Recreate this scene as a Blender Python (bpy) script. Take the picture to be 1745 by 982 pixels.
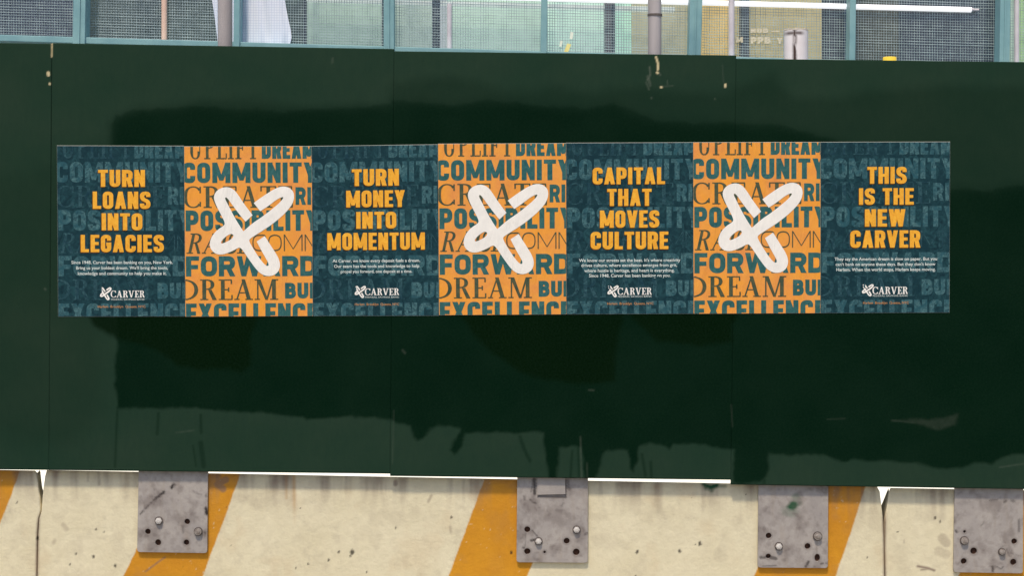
import bpy, bmesh, math, random
import numpy as np

for o in list(bpy.data.objects):
    bpy.data.objects.remove(o)
random.seed(7)
S = bpy.context.scene
COL = S.collection
rad = math.radians

# ------------------------------------------------------------------ camera, sky, sun, exposure
D = 7.0            # metres from the camera to the hoarding
PPM = 478.0        # photograph pixels per metre on the hoarding plane
ZC = 1.527         # camera height
cam = bpy.data.cameras.new("camera")
cam.sensor_width = 36.0
cam.lens = 36.0 * D / (1745 / PPM)
cam.clip_end = 2000
cam.clip_start = 0.05
cam_o = bpy.data.objects.new("camera", cam)
cam_o.location = (0, -D, ZC)
cam_o.rotation_euler = (rad(90), 0, 0)
COL.objects.link(cam_o)
S.camera = cam_o

SUN_EL, SUN_AZ = 60.0, 14.0      # sun stands in front of the hoarding, a little to the left
W = bpy.data.worlds.new("World")
S.world = W
W.use_nodes = True
wn = W.node_tree
bg = wn.nodes["Background"]
sky = wn.nodes.new("ShaderNodeTexSky")
sky.sky_type = 'NISHITA'
sky.sun_disc = False
sky.sun_elevation = rad(SUN_EL)
sky.sun_rotation = rad(180 + SUN_AZ)
sky.air_density = 1.0
sky.dust_density = 2.0
sky.ozone_density = 1.6
wn.links.new(sky.outputs[0], bg.inputs[0])
bg.inputs[1].default_value = 0.108
sun = bpy.data.lights.new("sun", 'SUN')
sun.energy = 2.1
sun.angle = rad(6)
sun.color = (1.0, 0.88, 0.69)
sun_o = bpy.data.objects.new("sun", sun)
sun_o.rotation_euler = (rad(90 - SUN_EL), 0, rad(-SUN_AZ))
sun_o.location = (-2, -6, 8)
COL.objects.link(sun_o)
S.view_settings.view_transform = 'Standard'
S.view_settings.look = 'None'
S.view_settings.gamma = 1.0
S.view_settings.exposure = 0.45
S.view_settings.use_curve_mapping = False
S.render.engine = 'CYCLES'

# ------------------------------------------------------------------ helpers
def P(px, py, y=0.0):
    """photograph pixel -> point on the vertical plane at depth y"""
    s = PPM * D / (D + y)
    return ((px - 872.5) / s, y, ZC - (py - 491) / s)

def lin(r, g, b):
    f = lambda c: c / 12.92 if c <= 0.04045 else ((c + 0.055) / 1.055) ** 2.4
    return (f(r / 255), f(g / 255), f(b / 255), 1.0)

def tag(o, label=None, cat=None, group=None, kind=None):
    if label: o["label"] = label
    if cat: o["category"] = cat
    if group: o["group"] = group
    if kind: o["kind"] = kind
    return o

def empty(name, loc, label, cat, group=None):
    o = bpy.data.objects.new(name, None)
    o.empty_display_size = 0.05
    o.location = loc
    COL.objects.link(o)
    return tag(o, label, cat, group)

def link_mesh(name, verts, faces, mat, parent=None, smooth=False):
    v = np.array(verts, dtype=np.float64).reshape(-1, 3)
    off = root_of(parent)
    v = v - off
    me = bpy.data.meshes.new(name)
    me.from_pydata(v.tolist(), [], [tuple(f) for f in faces])
    me.materials.append(mat)
    if smooth:
        for p in me.polygons: p.use_smooth = True
    me.update()
    o = bpy.data.objects.new(name, me)
    COL.objects.link(o)
    if parent: o.parent = parent
    return o

def root_of(p):
    """world position of a parent (parents are only ever translated)"""
    t = np.zeros(3)
    while p is not None:
        t = t + np.array(p.location)
        p = p.parent
    return t

class MB:
    def __init__(self): self.v, self.f = [], []
    def add(self, v, f):
        b = len(self.v)
        self.v += [tuple(p) for p in v]
        self.f += [tuple(b + i for i in q) for q in f]
    def box(self, x0, x1, y0, y1, z0, z1):
        self.add([(x0,y0,z0),(x1,y0,z0),(x1,y1,z0),(x0,y1,z0),(x0,y0,z1),(x1,y0,z1),(x1,y1,z1),(x0,y1,z1)],
                 [(0,1,5,4),(1,2,6,5),(2,3,7,6),(3,0,4,7),(4,5,6,7),(3,2,1,0)])
    def prism(self, front, back):
        """two matching loops (front faces the camera)"""
        n = len(front)
        self.add(list(front) + list(back),
                 [tuple(range(n)), tuple(range(2*n-1, n-1, -1))] +
                 [(i, n+i, n+(i+1) % n, (i+1) % n) for i in range(n)])
    def slab(self, pix, y0, y1):
        """polygon given in photograph pixels at depth y0, pushed straight back to y1"""
        a = [P(x, y, y0) for x, y in pix]
        self.prism(a, [(p[0], y1, p[2]) for p in a])
    def tube(self, p, q, r, n=20, r2=None):
        p, q = np.array(p), np.array(q)
        d = (q - p) / np.linalg.norm(q - p)
        u = np.cross(d, (0, 0, 1.0) if abs(d[2]) < .9 else (1.0, 0, 0)); u /= np.linalg.norm(u)
        w = np.cross(d, u)
        r2 = r if r2 is None else r2
        ring = lambda c, R: [tuple(c + R*(math.cos(2*math.pi*k/n)*u + math.sin(2*math.pi*k/n)*w)) for k in range(n)]
        self.add(ring(p, r) + ring(q, r2), [(i, (i+1) % n, n+(i+1) % n, n+i) for i in range(n)] +
                 [tuple(range(n-1, -1, -1)), tuple(range(n, 2*n))])
    def build(self, name, mat, parent=None, smooth=False, bevel=0.0):
        o = link_mesh(name, self.v, self.f, mat, parent, smooth)
        bm = bmesh.new(); bm.from_mesh(o.data)
        bmesh.ops.recalc_face_normals(bm, faces=bm.faces)
        if bevel:
            bmesh.ops.bevel(bm, geom=[e for e in bm.edges if e.is_manifold and e.calc_face_angle(0) > .6],
                            offset=bevel, segments=2, affect='EDGES', profile=.6)
        bm.to_mesh(o.data); bm.free()
        return o

def smooth_sides(o):
    me = o.data
    for p in me.polygons: p.use_smooth = len(p.vertices) == 4
    for e in me.edges:
        e.use_edge_sharp = False
    caps = {tuple(sorted(k)) for p in me.polygons if len(p.vertices) != 4 for k in p.edge_keys}
    for e in me.edges:
        if tuple(sorted(e.vertices)) in caps: e.use_edge_sharp = True

# ---- numpy value noise
_rng = np.random.RandomState(3)
_T = _rng.rand(256, 256)
def vnoise(x, y):
    xi, yi = np.floor(x).astype(int), np.floor(y).astype(int)
    fx, fy = x - xi, y - yi
    fx, fy = fx*fx*(3-2*fx), fy*fy*(3-2*fy)
    g = lambda a, b: _T[a % 256, b % 256]
    return (g(xi,yi)*(1-fx)+g(xi+1,yi)*fx)*(1-fy) + (g(xi,yi+1)*(1-fx)+g(xi+1,yi+1)*fx)*fy
def fbm(x, y, o=4):
    s, a, t = 0, .5, 0
    for k in range(o):
        s = s + a*vnoise(x*2**k + 17.3*k, y*2**k + 5.1*k); t += a; a *= .5
    return s / t
def sstep(a, b, x):
    t = np.clip((x-a)/(b-a), 0, 1)
    return t*t*(3-2*t)
def seg_dist(X, Y, pts):
    d = np.full(X.shape, 1e9)
    for (x0, y0), (x1, y1) in zip(pts[:-1], pts[1:]):
        vx, vy = x1-x0, y1-y0
        t = np.clip(((X-x0)*vx + (Y-y0)*vy) / (vx*vx+vy*vy+1e-9), 0, 1)
        d = np.minimum(d, np.hypot(X-x0-t*vx, Y-y0-t*vy))
    return d
def inside(X, Y, poly):
    r = np.zeros(X.shape, bool)
    n = len(poly)
    for i in range(n):
        x0, y0 = poly[i]; x1, y1 = poly[(i+1) % n]
        if y0 == y1: continue
        c = ((y0 > Y) != (y1 > Y)) & (X < (x1-x0)*(Y-y0)/(y1-y0) + x0)
        r ^= c
    return r
def poly_field(X, Y, poly, soft, wob=0.0, ws=12.0):
    """1 inside the polygon, 0 outside, soft edge of `soft` pixels, edge wobbling by `wob`"""
    sd = seg_dist(X, Y, list(poly) + [poly[0]])
    sd = np.where(inside(X, Y, poly), sd, -sd)
    if wob: sd = sd + wob*2*(fbm(X/ws, Y/ws, 3) - .5)
    return sstep(-soft/2, soft/2, sd)
def stroke_field(X, Y, pts, w, soft=1.5):
    return 1 - sstep(w/2 - soft/2, w/2 + soft/2, seg_dist(X, Y, pts))

# ------------------------------------------------------------------ materials
class N:
    """small node-graph helper"""
    def __init__(self, name):
        self.m = bpy.data.materials.new(name); self.m.use_nodes = True
        self.t = self.m.node_tree; self.b = self.t.nodes["Principled BSDF"]
    def n(self, typ, **kw):
        x = self.t.nodes.new("ShaderNode" + typ)
        for k, v in kw.items(): setattr(x, k, v)
        return x
    def l(self, a, b): self.t.links.new(a, b)
    def coord(self, scale=(1,1,1)):
        c = self.n("TexCoord"); mp = self.n("Mapping"); mp.inputs["Scale"].default_value = scale
        g = self.n("NewGeometry")
        self.l(g.outputs["Position"], mp.inputs[0]); return mp.outputs[0]
    def noise(self, s, detail=5, rough=.55, scale=(1,1,1), lo=.3, hi=.7, dist=0):
        x = self.n("TexNoise"); x.inputs["Scale"].default_value = s; x.inputs["Detail"].default_value = detail
        x.inputs["Roughness"].default_value = rough; x.inputs["Distortion"].default_value = dist
        self.l(self.coord(scale), x.inputs["Vector"])
        r = self.n("MapRange"); r.inputs[1].default_value = lo; r.inputs[2].default_value = hi
        self.l(x.outputs["Fac"], r.inputs[0]); return r.outputs[0]
    def attr(self, name):
        a = self.n("Attribute"); a.attribute_name = name; return a.outputs["Fac"]
    def mix(self, fac, a, b, mode='MIX'):
        x = self.n("Mix", data_type='RGBA', blend_type=mode)
        for sock, v in ((x.inputs[0], fac), (x.inputs[6], a), (x.inputs[7], b)):
            if isinstance(v, (int, float, tuple)): sock.default_value = v
            else: self.l(v, sock)
        return x.outputs[2]
    def math(self, op, a, b):
        x = self.n("Math", operation=op)
        for i, v in enumerate((a, b)):
            if isinstance(v, (int, float)): x.inputs[i].default_value = v
            else: self.l(v, x.inputs[i])
        return x.outputs[0]
    def bump(self, h, dist, strength=1.0):
        b = self.n("Bump"); b.inputs["Distance"].default_value = dist; b.inputs["Strength"].default_value = strength
        self.l(h, b.inputs["Height"]); self.l(b.outputs[0], self.b.inputs["Normal"])
    def done(self, col, rough=.6, spec=.3, metal=0.0):
        if isinstance(col, tuple): self.b.inputs["Base Color"].default_value = col
        else: self.l(col, self.b.inputs["Base Color"])
        if isinstance(rough, (int, float)): self.b.inputs["Roughness"].default_value = rough
        else: self.l(rough, self.b.inputs["Roughness"])
        self.b.inputs["Specular IOR Level"].default_value = spec
        self.b.inputs["Metallic"].default_value = metal
        return self.m

def simple(name, c0, c1, s=6, rough=.6, spec=.3, metal=0, bump=0, scale=(1,1,1)):
    n = N(name); f = n.noise(s, scale=scale)
    if bump: n.bump(f, bump)
    return n.done(n.mix(f, c0, c1), rough, spec, metal)

# green hoarding paint: weathered coat, fresh rolled coat, darker third coat, wear
n = N("hoarding_paint")
roll = n.noise(55, detail=3, scale=(1, 1, .35))
broad = n.noise(2.6, detail=6, scale=(1, 1, 1.3))
old = n.mix(broad, lin(31, 54, 41), lin(41, 59, 46))
old = n.mix(n.math('MULTIPLY', roll, .25), old, lin(26, 47, 39))
fresh = n.mix(broad, (.0004, .0092, .0034, 1), (.0008, .0116, .0046, 1))
olive = n.mix(broad, (.0005, .0066, .0008, 1), (.0012, .0080, .0012, 1))
c = n.mix(n.attr("fresh"), old, fresh)
c = n.mix(n.attr("olive"), c, olive)
c = n.mix(n.attr("scuff"), c, lin(96, 104, 92))
c = n.mix(n.attr("bare"), c, lin(205, 190, 150))
c = n.mix(n.math('MULTIPLY', n.noise(150, detail=4, rough=.7, lo=.4, hi=.75), .12), c, lin(46, 70, 56))
n.bump(n.math('ADD', n.math('MULTIPLY', roll, .35), broad), .0012, .6)
M_PAINT = n.done(c, .5, .022)

# painted concrete of the barrier
n = N("barrier_paint")
f1 = n.noise(5, detail=7); f2 = n.noise(38, detail=6, rough=.7); f3 = n.noise(3, detail=6, scale=(4, 1, .5))
cream = n.mix(f1, lin(230, 220, 190), lin(221, 210, 178))
cream = n.mix(n.math('MULTIPLY', f2, .3), cream, lin(190, 178, 150))
cream = n.mix(n.math('MULTIPLY', n.noise(14, detail=8, rough=.7, lo=.55, hi=.75), .4), cream, lin(172, 160, 138))
orange = n.mix(f1, lin(214, 150, 36), lin(200, 136, 32))
orange = n.mix(n.math('MULTIPLY', f2, .3), orange, lin(180, 116, 36))
c = n.mix(n.attr("stripe"), cream, orange)
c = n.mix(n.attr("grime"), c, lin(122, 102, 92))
c = n.mix(n.attr("rust"), c, lin(176, 128, 70))
c = n.mix(n.attr("green"), c, lin(16, 70, 44))
c = n.mix(n.attr("speck"), c, lin(32, 28, 24))
n.bump(n.math('ADD', f2, n.math('MULTIPLY', f1, .8)), .0016, .7)
M_BARRIER = n.done(c, .62, .22)

# galvanised plate
n = N("steel_plate")
f1 = n.noise(9, detail=7); f2 = n.noise(60, detail=5, rough=.7)
c = n.mix(f1, lin(158, 151, 147), lin(178, 170, 163))
c = n.mix(n.math('MULTIPLY', f2, .4), c, lin(138, 130, 128))
c = n.mix(n.math('MULTIPLY', n.noise(7, detail=6, scale=(3, 1, .7), lo=.55, hi=.75), .6), c, lin(150, 136, 122))
c = n.mix(n.attr("green"), c, lin(12, 78, 46))
c = n.mix(n.attr("speck"), c, lin(44, 38, 38))
c = n.mix(n.attr("grime"), c, lin(96, 84, 80))
n.bump(f2, .0008, .5)
M_STEEL = n.done(c, .55, .35, .0)
M_BOLT = simple("bolt_zinc", lin(215, 210, 205), lin(185, 178, 172), 60, .4, .5)
M_BOLT_DULL = simple("bolt_weathered", lin(160, 152, 146), lin(120, 108, 100), 90, .55, .4)
M_WASHER = simple("washer_dark", lin(110, 102, 98), lin(84, 74, 70), 80, .6, .3)
M_HOLE = simple("rusty_hole", lin(96, 66, 52), lin(52, 40, 36), 120, .9, .1)
M_GAP = simple("timber_bare", lin(172, 152, 112), lin(150, 130, 96), 20, .8, .2, scale=(1, 1, .1))

def print_mat(name, cols, s, rough=.55, spec=.12, dist=0.0, bump=.0012):
    n = N(name)
    c = n.mix(n.noise(s, detail=5, dist=dist), cols[0], cols[1])
    if len(cols) > 2:
        c = n.mix(n.noise(s*.35, detail=4, lo=.42, hi=.66, dist=dist), c, cols[2])
    n.bump(n.math('ADD', n.noise(11, detail=3, scale=(1.8, 1, .7)), n.math('MULTIPLY', n.noise(5, detail=4, dist=1.2, scale=(2.4, 1, .5)), 1.6)), .004, .5)
    return n.done(c, rough, spec)
M_PAPER = simple("poster_paper", lin(214, 212, 200), lin(196, 196, 186), 20, .7, .2)
M_TEAL = print_mat("teal_print", [lin(10, 40, 49), lin(38, 77, 84), lin(17, 50, 59)], 40, dist=1.6, bump=.003)
M_TEALW = print_mat("teal_word_print", [lin(18, 52, 64), lin(84, 124, 128), lin(40, 82, 92)], 52, dist=2.2, bump=.003)
M_TEALT = print_mat("teal_thin_word_print", [lin(14, 46, 58), lin(62, 100, 106), lin(24, 58, 70)], 60, dist=2.2, bump=.003)
M_ORANGE = print_mat("orange_print", [lin(238, 164, 72), lin(226, 144, 78), lin(238, 158, 56)], 14, dist=.9, bump=.003)
M_SLATE = print_mat("slate_letter_print", [lin(34, 84, 90), lin(68, 114, 110), lin(48, 94, 92)], 60, dist=1.2)
M_DARKL = print_mat("dark_letter_print", [lin(52, 74, 64), lin(92, 92, 66)], 60)
M_HEAD = print_mat("headline_print", [lin(246, 184, 64), lin(232, 158, 48)], 70, dist=1)
M_HEADS = print_mat("headline_edge_print", [lin(112, 62, 10), lin(78, 44, 12)], 30)
M_WHITE = print_mat("white_print", [lin(244, 239, 232), lin(238, 233, 226)], 12)
M_SMALL = print_mat("small_text_print", [lin(226, 232, 226), lin(206, 214, 210)], 60)
M_TAGL = print_mat("tagline_print", [lin(206, 146, 92), lin(176, 128, 86)], 60)

M_TEALFRAME = simple("teal_frame_paint", lin(122, 164, 172), lin(142, 182, 186), 12, .45, .3, bump=.0004)
M_NET = simple("wire_mesh", lin(186, 202, 204), lin(140, 156, 162), 25, .5, .3)
M_GALV = simple("galvanised_pipe", lin(132, 122, 120), lin(186, 178, 178), 9, .38, .6, scale=(1, 1, .15))
M_WPOLE = simple("white_pole_paint", lin(226, 220, 226), lin(206, 198, 206), 15, .5, .3)
M_PPOLE = simple("pink_pole_paint", lin(236, 202, 184), lin(226, 186, 168), 15, .5, .3)
n = N("woven_white_sheet")
wv = n.n("TexBrick"); wv.offset = 0; wv.inputs["Scale"].default_value = 1; wv.inputs["Brick Width"].default_value = .0105; wv.inputs["Row Height"].default_value = .0105
wv.inputs["Mortar Size"].default_value = .0016; wv.inputs["Mortar Smooth"].default_value = .6
wm = n.n("Mapping"); wm.inputs["Rotation"].default_value = (rad(90), 0, 0); wg = n.n("NewGeometry")
n.l(wg.outputs["Position"], wm.inputs[0]); n.l(wm.outputs[0], wv.inputs["Vector"])
M_TARP = n.done(n.mix(n.math('MULTIPLY', wv.outputs["Fac"], .38), n.mix(n.noise(7), lin(240, 242, 252), lin(228, 234, 250)), lin(158, 172, 204)), .8, .1)
M_VOID = simple("dark_interior", lin(72, 78, 98), lin(56, 60, 78), 6, .9, .05)
M_VOID2 = simple("grey_interior", lin(92, 106, 104), lin(76, 88, 90), 6, .9, .05)
M_CONC = simple("pavement_concrete", lin(150, 146, 138), lin(124, 120, 114), 4, .85, .2, bump=.002)

# ------------------------------------------------------------------ ground
g = MB(); g.box(-300, 300, -300, 300, -.3, 0)
tag(g.build("pavement", M_CONC), kind="structure")

# ------------------------------------------------------------------ fine grid surfaces with paint attributes
def grid_sheet(corner_fn, nu, nv, y_front, y_back, name, mat, parent, fields):
    """corner_fn(u, v) -> photograph pixels (arrays); front sheet is a fine grid, sides and back close the body"""
    u, v = np.meshgrid(np.linspace(0, 1, nu), np.linspace(0, 1, nv))
    X, Y = corner_fn(u, v)
    s = PPM * D / (D + y_front)
    wx, wz = (X - 872.5) / s, ZC - (Y - 491) / s
    front = np.stack([wx, np.full_like(wx, y_front), wz], -1).reshape(-1, 3)
    idx = np.arange(nu*nv).reshape(nv, nu)
    quads = np.stack([idx[1:, :-1], idx[1:, 1:], idx[:-1, 1:], idx[:-1, :-1]], -1).reshape(-1, 4)
    loop = np.concatenate([idx[0, :], idx[1:, -1], idx[-1, -2::-1], idx[-2:0:-1, 0]])
    ob = y_back(front[loop]) if callable(y_back) else None
    back = front[loop].copy()
    if ob is not None: back = ob
    else: back[:, 1] = y_back
    b0 = nu*nv; m = len(loop)
    k = np.arange(m); k1 = (k+1) % m
    side = np.stack([loop[k], loop[k1], b0+k1, b0+k], -1)
    verts = np.concatenate([front, back])
    faces = np.concatenate([quads, side])
    off = root_of(parent)
    me = bpy.data.meshes.new(name)
    nf = len(faces)
    me.vertices.add(len(verts)); me.vertices.foreach_set("co", (verts - off).ravel())
    nl = nf*4 + m
    me.loops.add(nl)
    me.loops.foreach_set("vertex_index", np.concatenate([faces.ravel(), np.arange(b0+m-1, b0-1, -1)]).astype(np.int32))
    me.polygons.add(nf+1)
    me.polygons.foreach_set("loop_start", np.arange(nf+1, dtype=np.int32)*4)
    me.update(calc_edges=True)
    me.validate()
    me.materials.append(mat)
    for key, fn in fields.items():
        a = me.attributes.new(key, 'FLOAT', 'POINT')
        val = np.zeros(len(verts)); val[:nu*nv] = np.clip(fn(X, Y), 0, 1).ravel()
        val[nu*nv:] = val[loop]
        a.data.foreach_set("value", val)
    o = bpy.data.objects.new(name, me); COL.objects.link(o); o.parent = parent
    return o

def bilinear(TL, TR, BR, BL):
    def f(u, v):
        c = [((1-u)*(1-v)*TL[i] + u*(1-v)*TR[i] + u*v*BR[i] + (1-u)*v*BL[i]) for i in (0, 1)]
        return c[0], c[1]
    return f

# ------------------------------------------------------------------ hoarding panels
FRESH = [(190,210),(198,197),(240,186),(300,184),(330,180),(400,184),(440,186),(480,191),(520,187),(600,184),(668,178),
         (669,172),(720,173),(770,179),(830,171),(880,174),(930,181),(1000,184),(1045,176),(1080,188),(1115,205),(1180,209),
         (1290,211),(1330,213),(1370,224),(1412,236),(1440,246),(1470,300),(1560,322),(1620,322),(1690,326),(1712,317),
         (1745,316),(2500,310),(2500,780),(1800,772),(1745,774),(1712,778),(1690,792),(1660,788),(1640,797),(1605,799),(1560,790),
         (1500,786),(1450,784),(1440,788),(1400,776),(1310,774),(1308,812),(1296,822),(1262,826),(1249,824),(1250,768),(1200,758),(1146,756),
         (1141,766),(1134,760),(1112,756),(1088,760),(1085,784),(1080,806),(1073,800),(1072,766),(1030,768),(1022,796),(1012,822),(996,820),
         (992,762),(952,762),(950,800),(944,826),(934,812),(929,776),(927,738),(880,739),(832,737),(794,740),(789,758),(774,775),(768,768),
         (776,748),(783,733),(765,727),(745,726),(732,731),(722,748),(712,751),(706,744),(700,726),(672,722),(664,714),(600,711),
         (540,713),(522,717),(515,712),(440,703),(360,699),(300,696),(200,697),(196,640),(200,560),(194,400)]
OLIVE = [[(152,538),(480,530),(440,545),(428,575),(426,622),(412,634),(350,630),(300,622),(262,596),(205,580),(160,556)],
         [(780,532),(1062,530),(1052,600),(1046,648),(990,656),(930,648),(884,632),(840,602),(806,570)],
         [(1070,532),(1262,530),(1244,552),(1246,580),(1190,592),(1120,580),(1090,556)]]
STREAKS = [([(270,705),(268,740)], 5), ([(342,708),(343,738)], 5), ([(342,755),(347,795)], 8), ([(329,760),(334,795)], 3),
           ([(886,745),(894,768),(903,786)], 6), ([(1094,775),(1100,812)], 5), ([(1109,788),(1110,815)], 5), ([(975,770),(972,815)], 4),
           ([(985,760),(987,815)], 4), ([(1283,780),(1287,822)], 8), ([(1272,790),(1266,826)], 7), ([(1302,775),(1302,824)], 6),
           ([(200,700),(196,796)], 4)]
def f_fresh(X, Y):
    a = poly_field(X, Y, FRESH, 8, 4, 16)
    blur = poly_field(X, Y, FRESH, 34, 6, 40)
    top = sstep(430, 300, Y)
    f = a*(1-.55*top) + blur*.55*top
    for pts, w in STREAKS:
        f = np.maximum(f, .5*stroke_field(X, Y, pts, w, 4))
    # half-covered roller overlaps above the fresh coat and on the left
    f = f + .38*(1-f)*poly_field(X, Y, [(330,172),(430,166),(520,182),(660,178),(670,140),(780,132),(860,150),(1000,152),(1130,150),(1240,158),
                                        (1290,136),(1320,128),(1360,165),(1440,165),(1480,150),(1745,148),(2400,150),(2400,330),(190,330),(190,215),(280,186)], 30, 10, 50)
    f = f + .22*(1-f)*poly_field(X, Y, [(-600,330),(60,300),(188,240),(188,700),(120,760),(-600,740)], 60, 25, 90)
    return f*(.93+.14*(fbm(X/60, Y/60)-.5))
def f_olive(X, Y):
    f = 0*X
    for p in OLIVE: f = np.maximum(f, poly_field(X, Y, p, 13, 5, 26))
    return f*.9
def f_scuff(X, Y):
    f = 0*X
    for pts, w, k in [([(1107,114),(1108,128),(1103,136)], 3, .8), ([(1104,130),(1108,145)], 5, .55), ([(1101,140),(1106,152)], 3, .5),
                      ([(1130,147),(1147,146)], 2, .4), ([(1137,137),(1138,145)], 2, .5), ([(1122,124),(1125,127)], 4, .5),
                      ([(1110,166),(1110.5,167)], 3, .6), ([(567,99),(566,106)], 4, .35), ([(686,597),(690,602)], 4, .3), ([(1003,665),(1012,666)], 3, .25),
                      ([(1246,690),(1248,728)], 2, .25), ([(1410,715),(1440,714)], 2, .2), ([(1520,717),(1560,721)], 3, .25), ([(76,492),(78,494)], 3, .5),
                      ([(300,738),(330,734)], 3, .2), ([(1218,168),(1218.5,168.5)], 2.5, .5), ([(1231,110),(1233,140)], 2, .25),
                      ([(1704,797),(1745,791)], 3, .25), ([(671,700),(669,790)], 2, .2), ([(989,745),(991,815)], 3, .3), ([(1000,790),(1001,815)], 3, .2)]:
        f = np.maximum(f, k*stroke_field(X, Y, pts, w, 2))
    f = np.maximum(f, .2*poly_field(X, Y, [(1530,716),(1596,715),(1632,706),(1628,726),(1596,733),(1565,723)], 8, 3, 14))
    return f*(.4+.5*fbm(X/5, Y/5))
def f_bare(X, Y):
    f = 0*X
    for pts, w in [([(1118,97),(1121,107),(1121,118)], 3.5), ([(1120,123),(1120.5,124)], 4), ([(1126,148),(1127.5,148.5)], 3.4), ([(82,124),(82.5,127)], 5.5),
                   ([(84.5,142),(85,143)], 3), ([(1236,144),(1236,147)], 4), ([(88.5,72),(88,96)], 2.5)]:
        f = np.maximum(f, stroke_field(X, Y, pts, w, 2))
    return f*(.65+.7*fbm(X/4, Y/4))
PF = {"fresh": f_fresh, "olive": f_olive, "scuff": f_scuff, "bare": f_bare}
panels = [((-495,66),(88.0,74),(83.2,801.6),(-499,796), "dark green plywood hoarding panel running off the left edge, in one weathered coat"),
          ((1837.2,112),(2420,120),(2411,842),(1829.2,834.5), "dark green plywood hoarding panel beyond the right edge of the picture"),
          ((89.0,73),(671.6,83),(664.6,808),(83.4,801.8), "dark green plywood hoarding panel under the TURN LOANS and first orange posters"),
          ((671.75,86.8),(1254.6,94),(1245.5,818.5),(664.75,811.9), "dark green plywood hoarding panel with cream scrapes near its top edge"),
          ((1254.75,99.5),(1837,106.5),(1829,835.5),(1245.65,826.5), "dark green plywood hoarding panel under the rightmost teal poster")]
for TL, TR, BR, BL, lab in panels:
    loc = P(BL[0], BL[1], 0)
    r = empty("hoarding_panel", loc, lab, "hoarding panel", "green plywood panels of the hoarding")
    grid_sheet(bilinear(TL, TR, BR, BL), 310, 384, 0.0, 0.018, "plywood_sheet", M_PAINT, r, PF)
    for t in (.985, .5):
        x = TL[0] + (TR[0]-TL[0])*t + 2
        b = MB(); w = 40
        xb = x - 6
        b.slab([(x-w/2, TL[1]+26), (x+w/2, TL[1]+27), (xb+w/2, 800.5+.0118*xb-6), (xb-w/2, 800.5+.0118*xb-6.3)], .0185, .034)
        b.build("batten", M_GAP, r)

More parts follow.
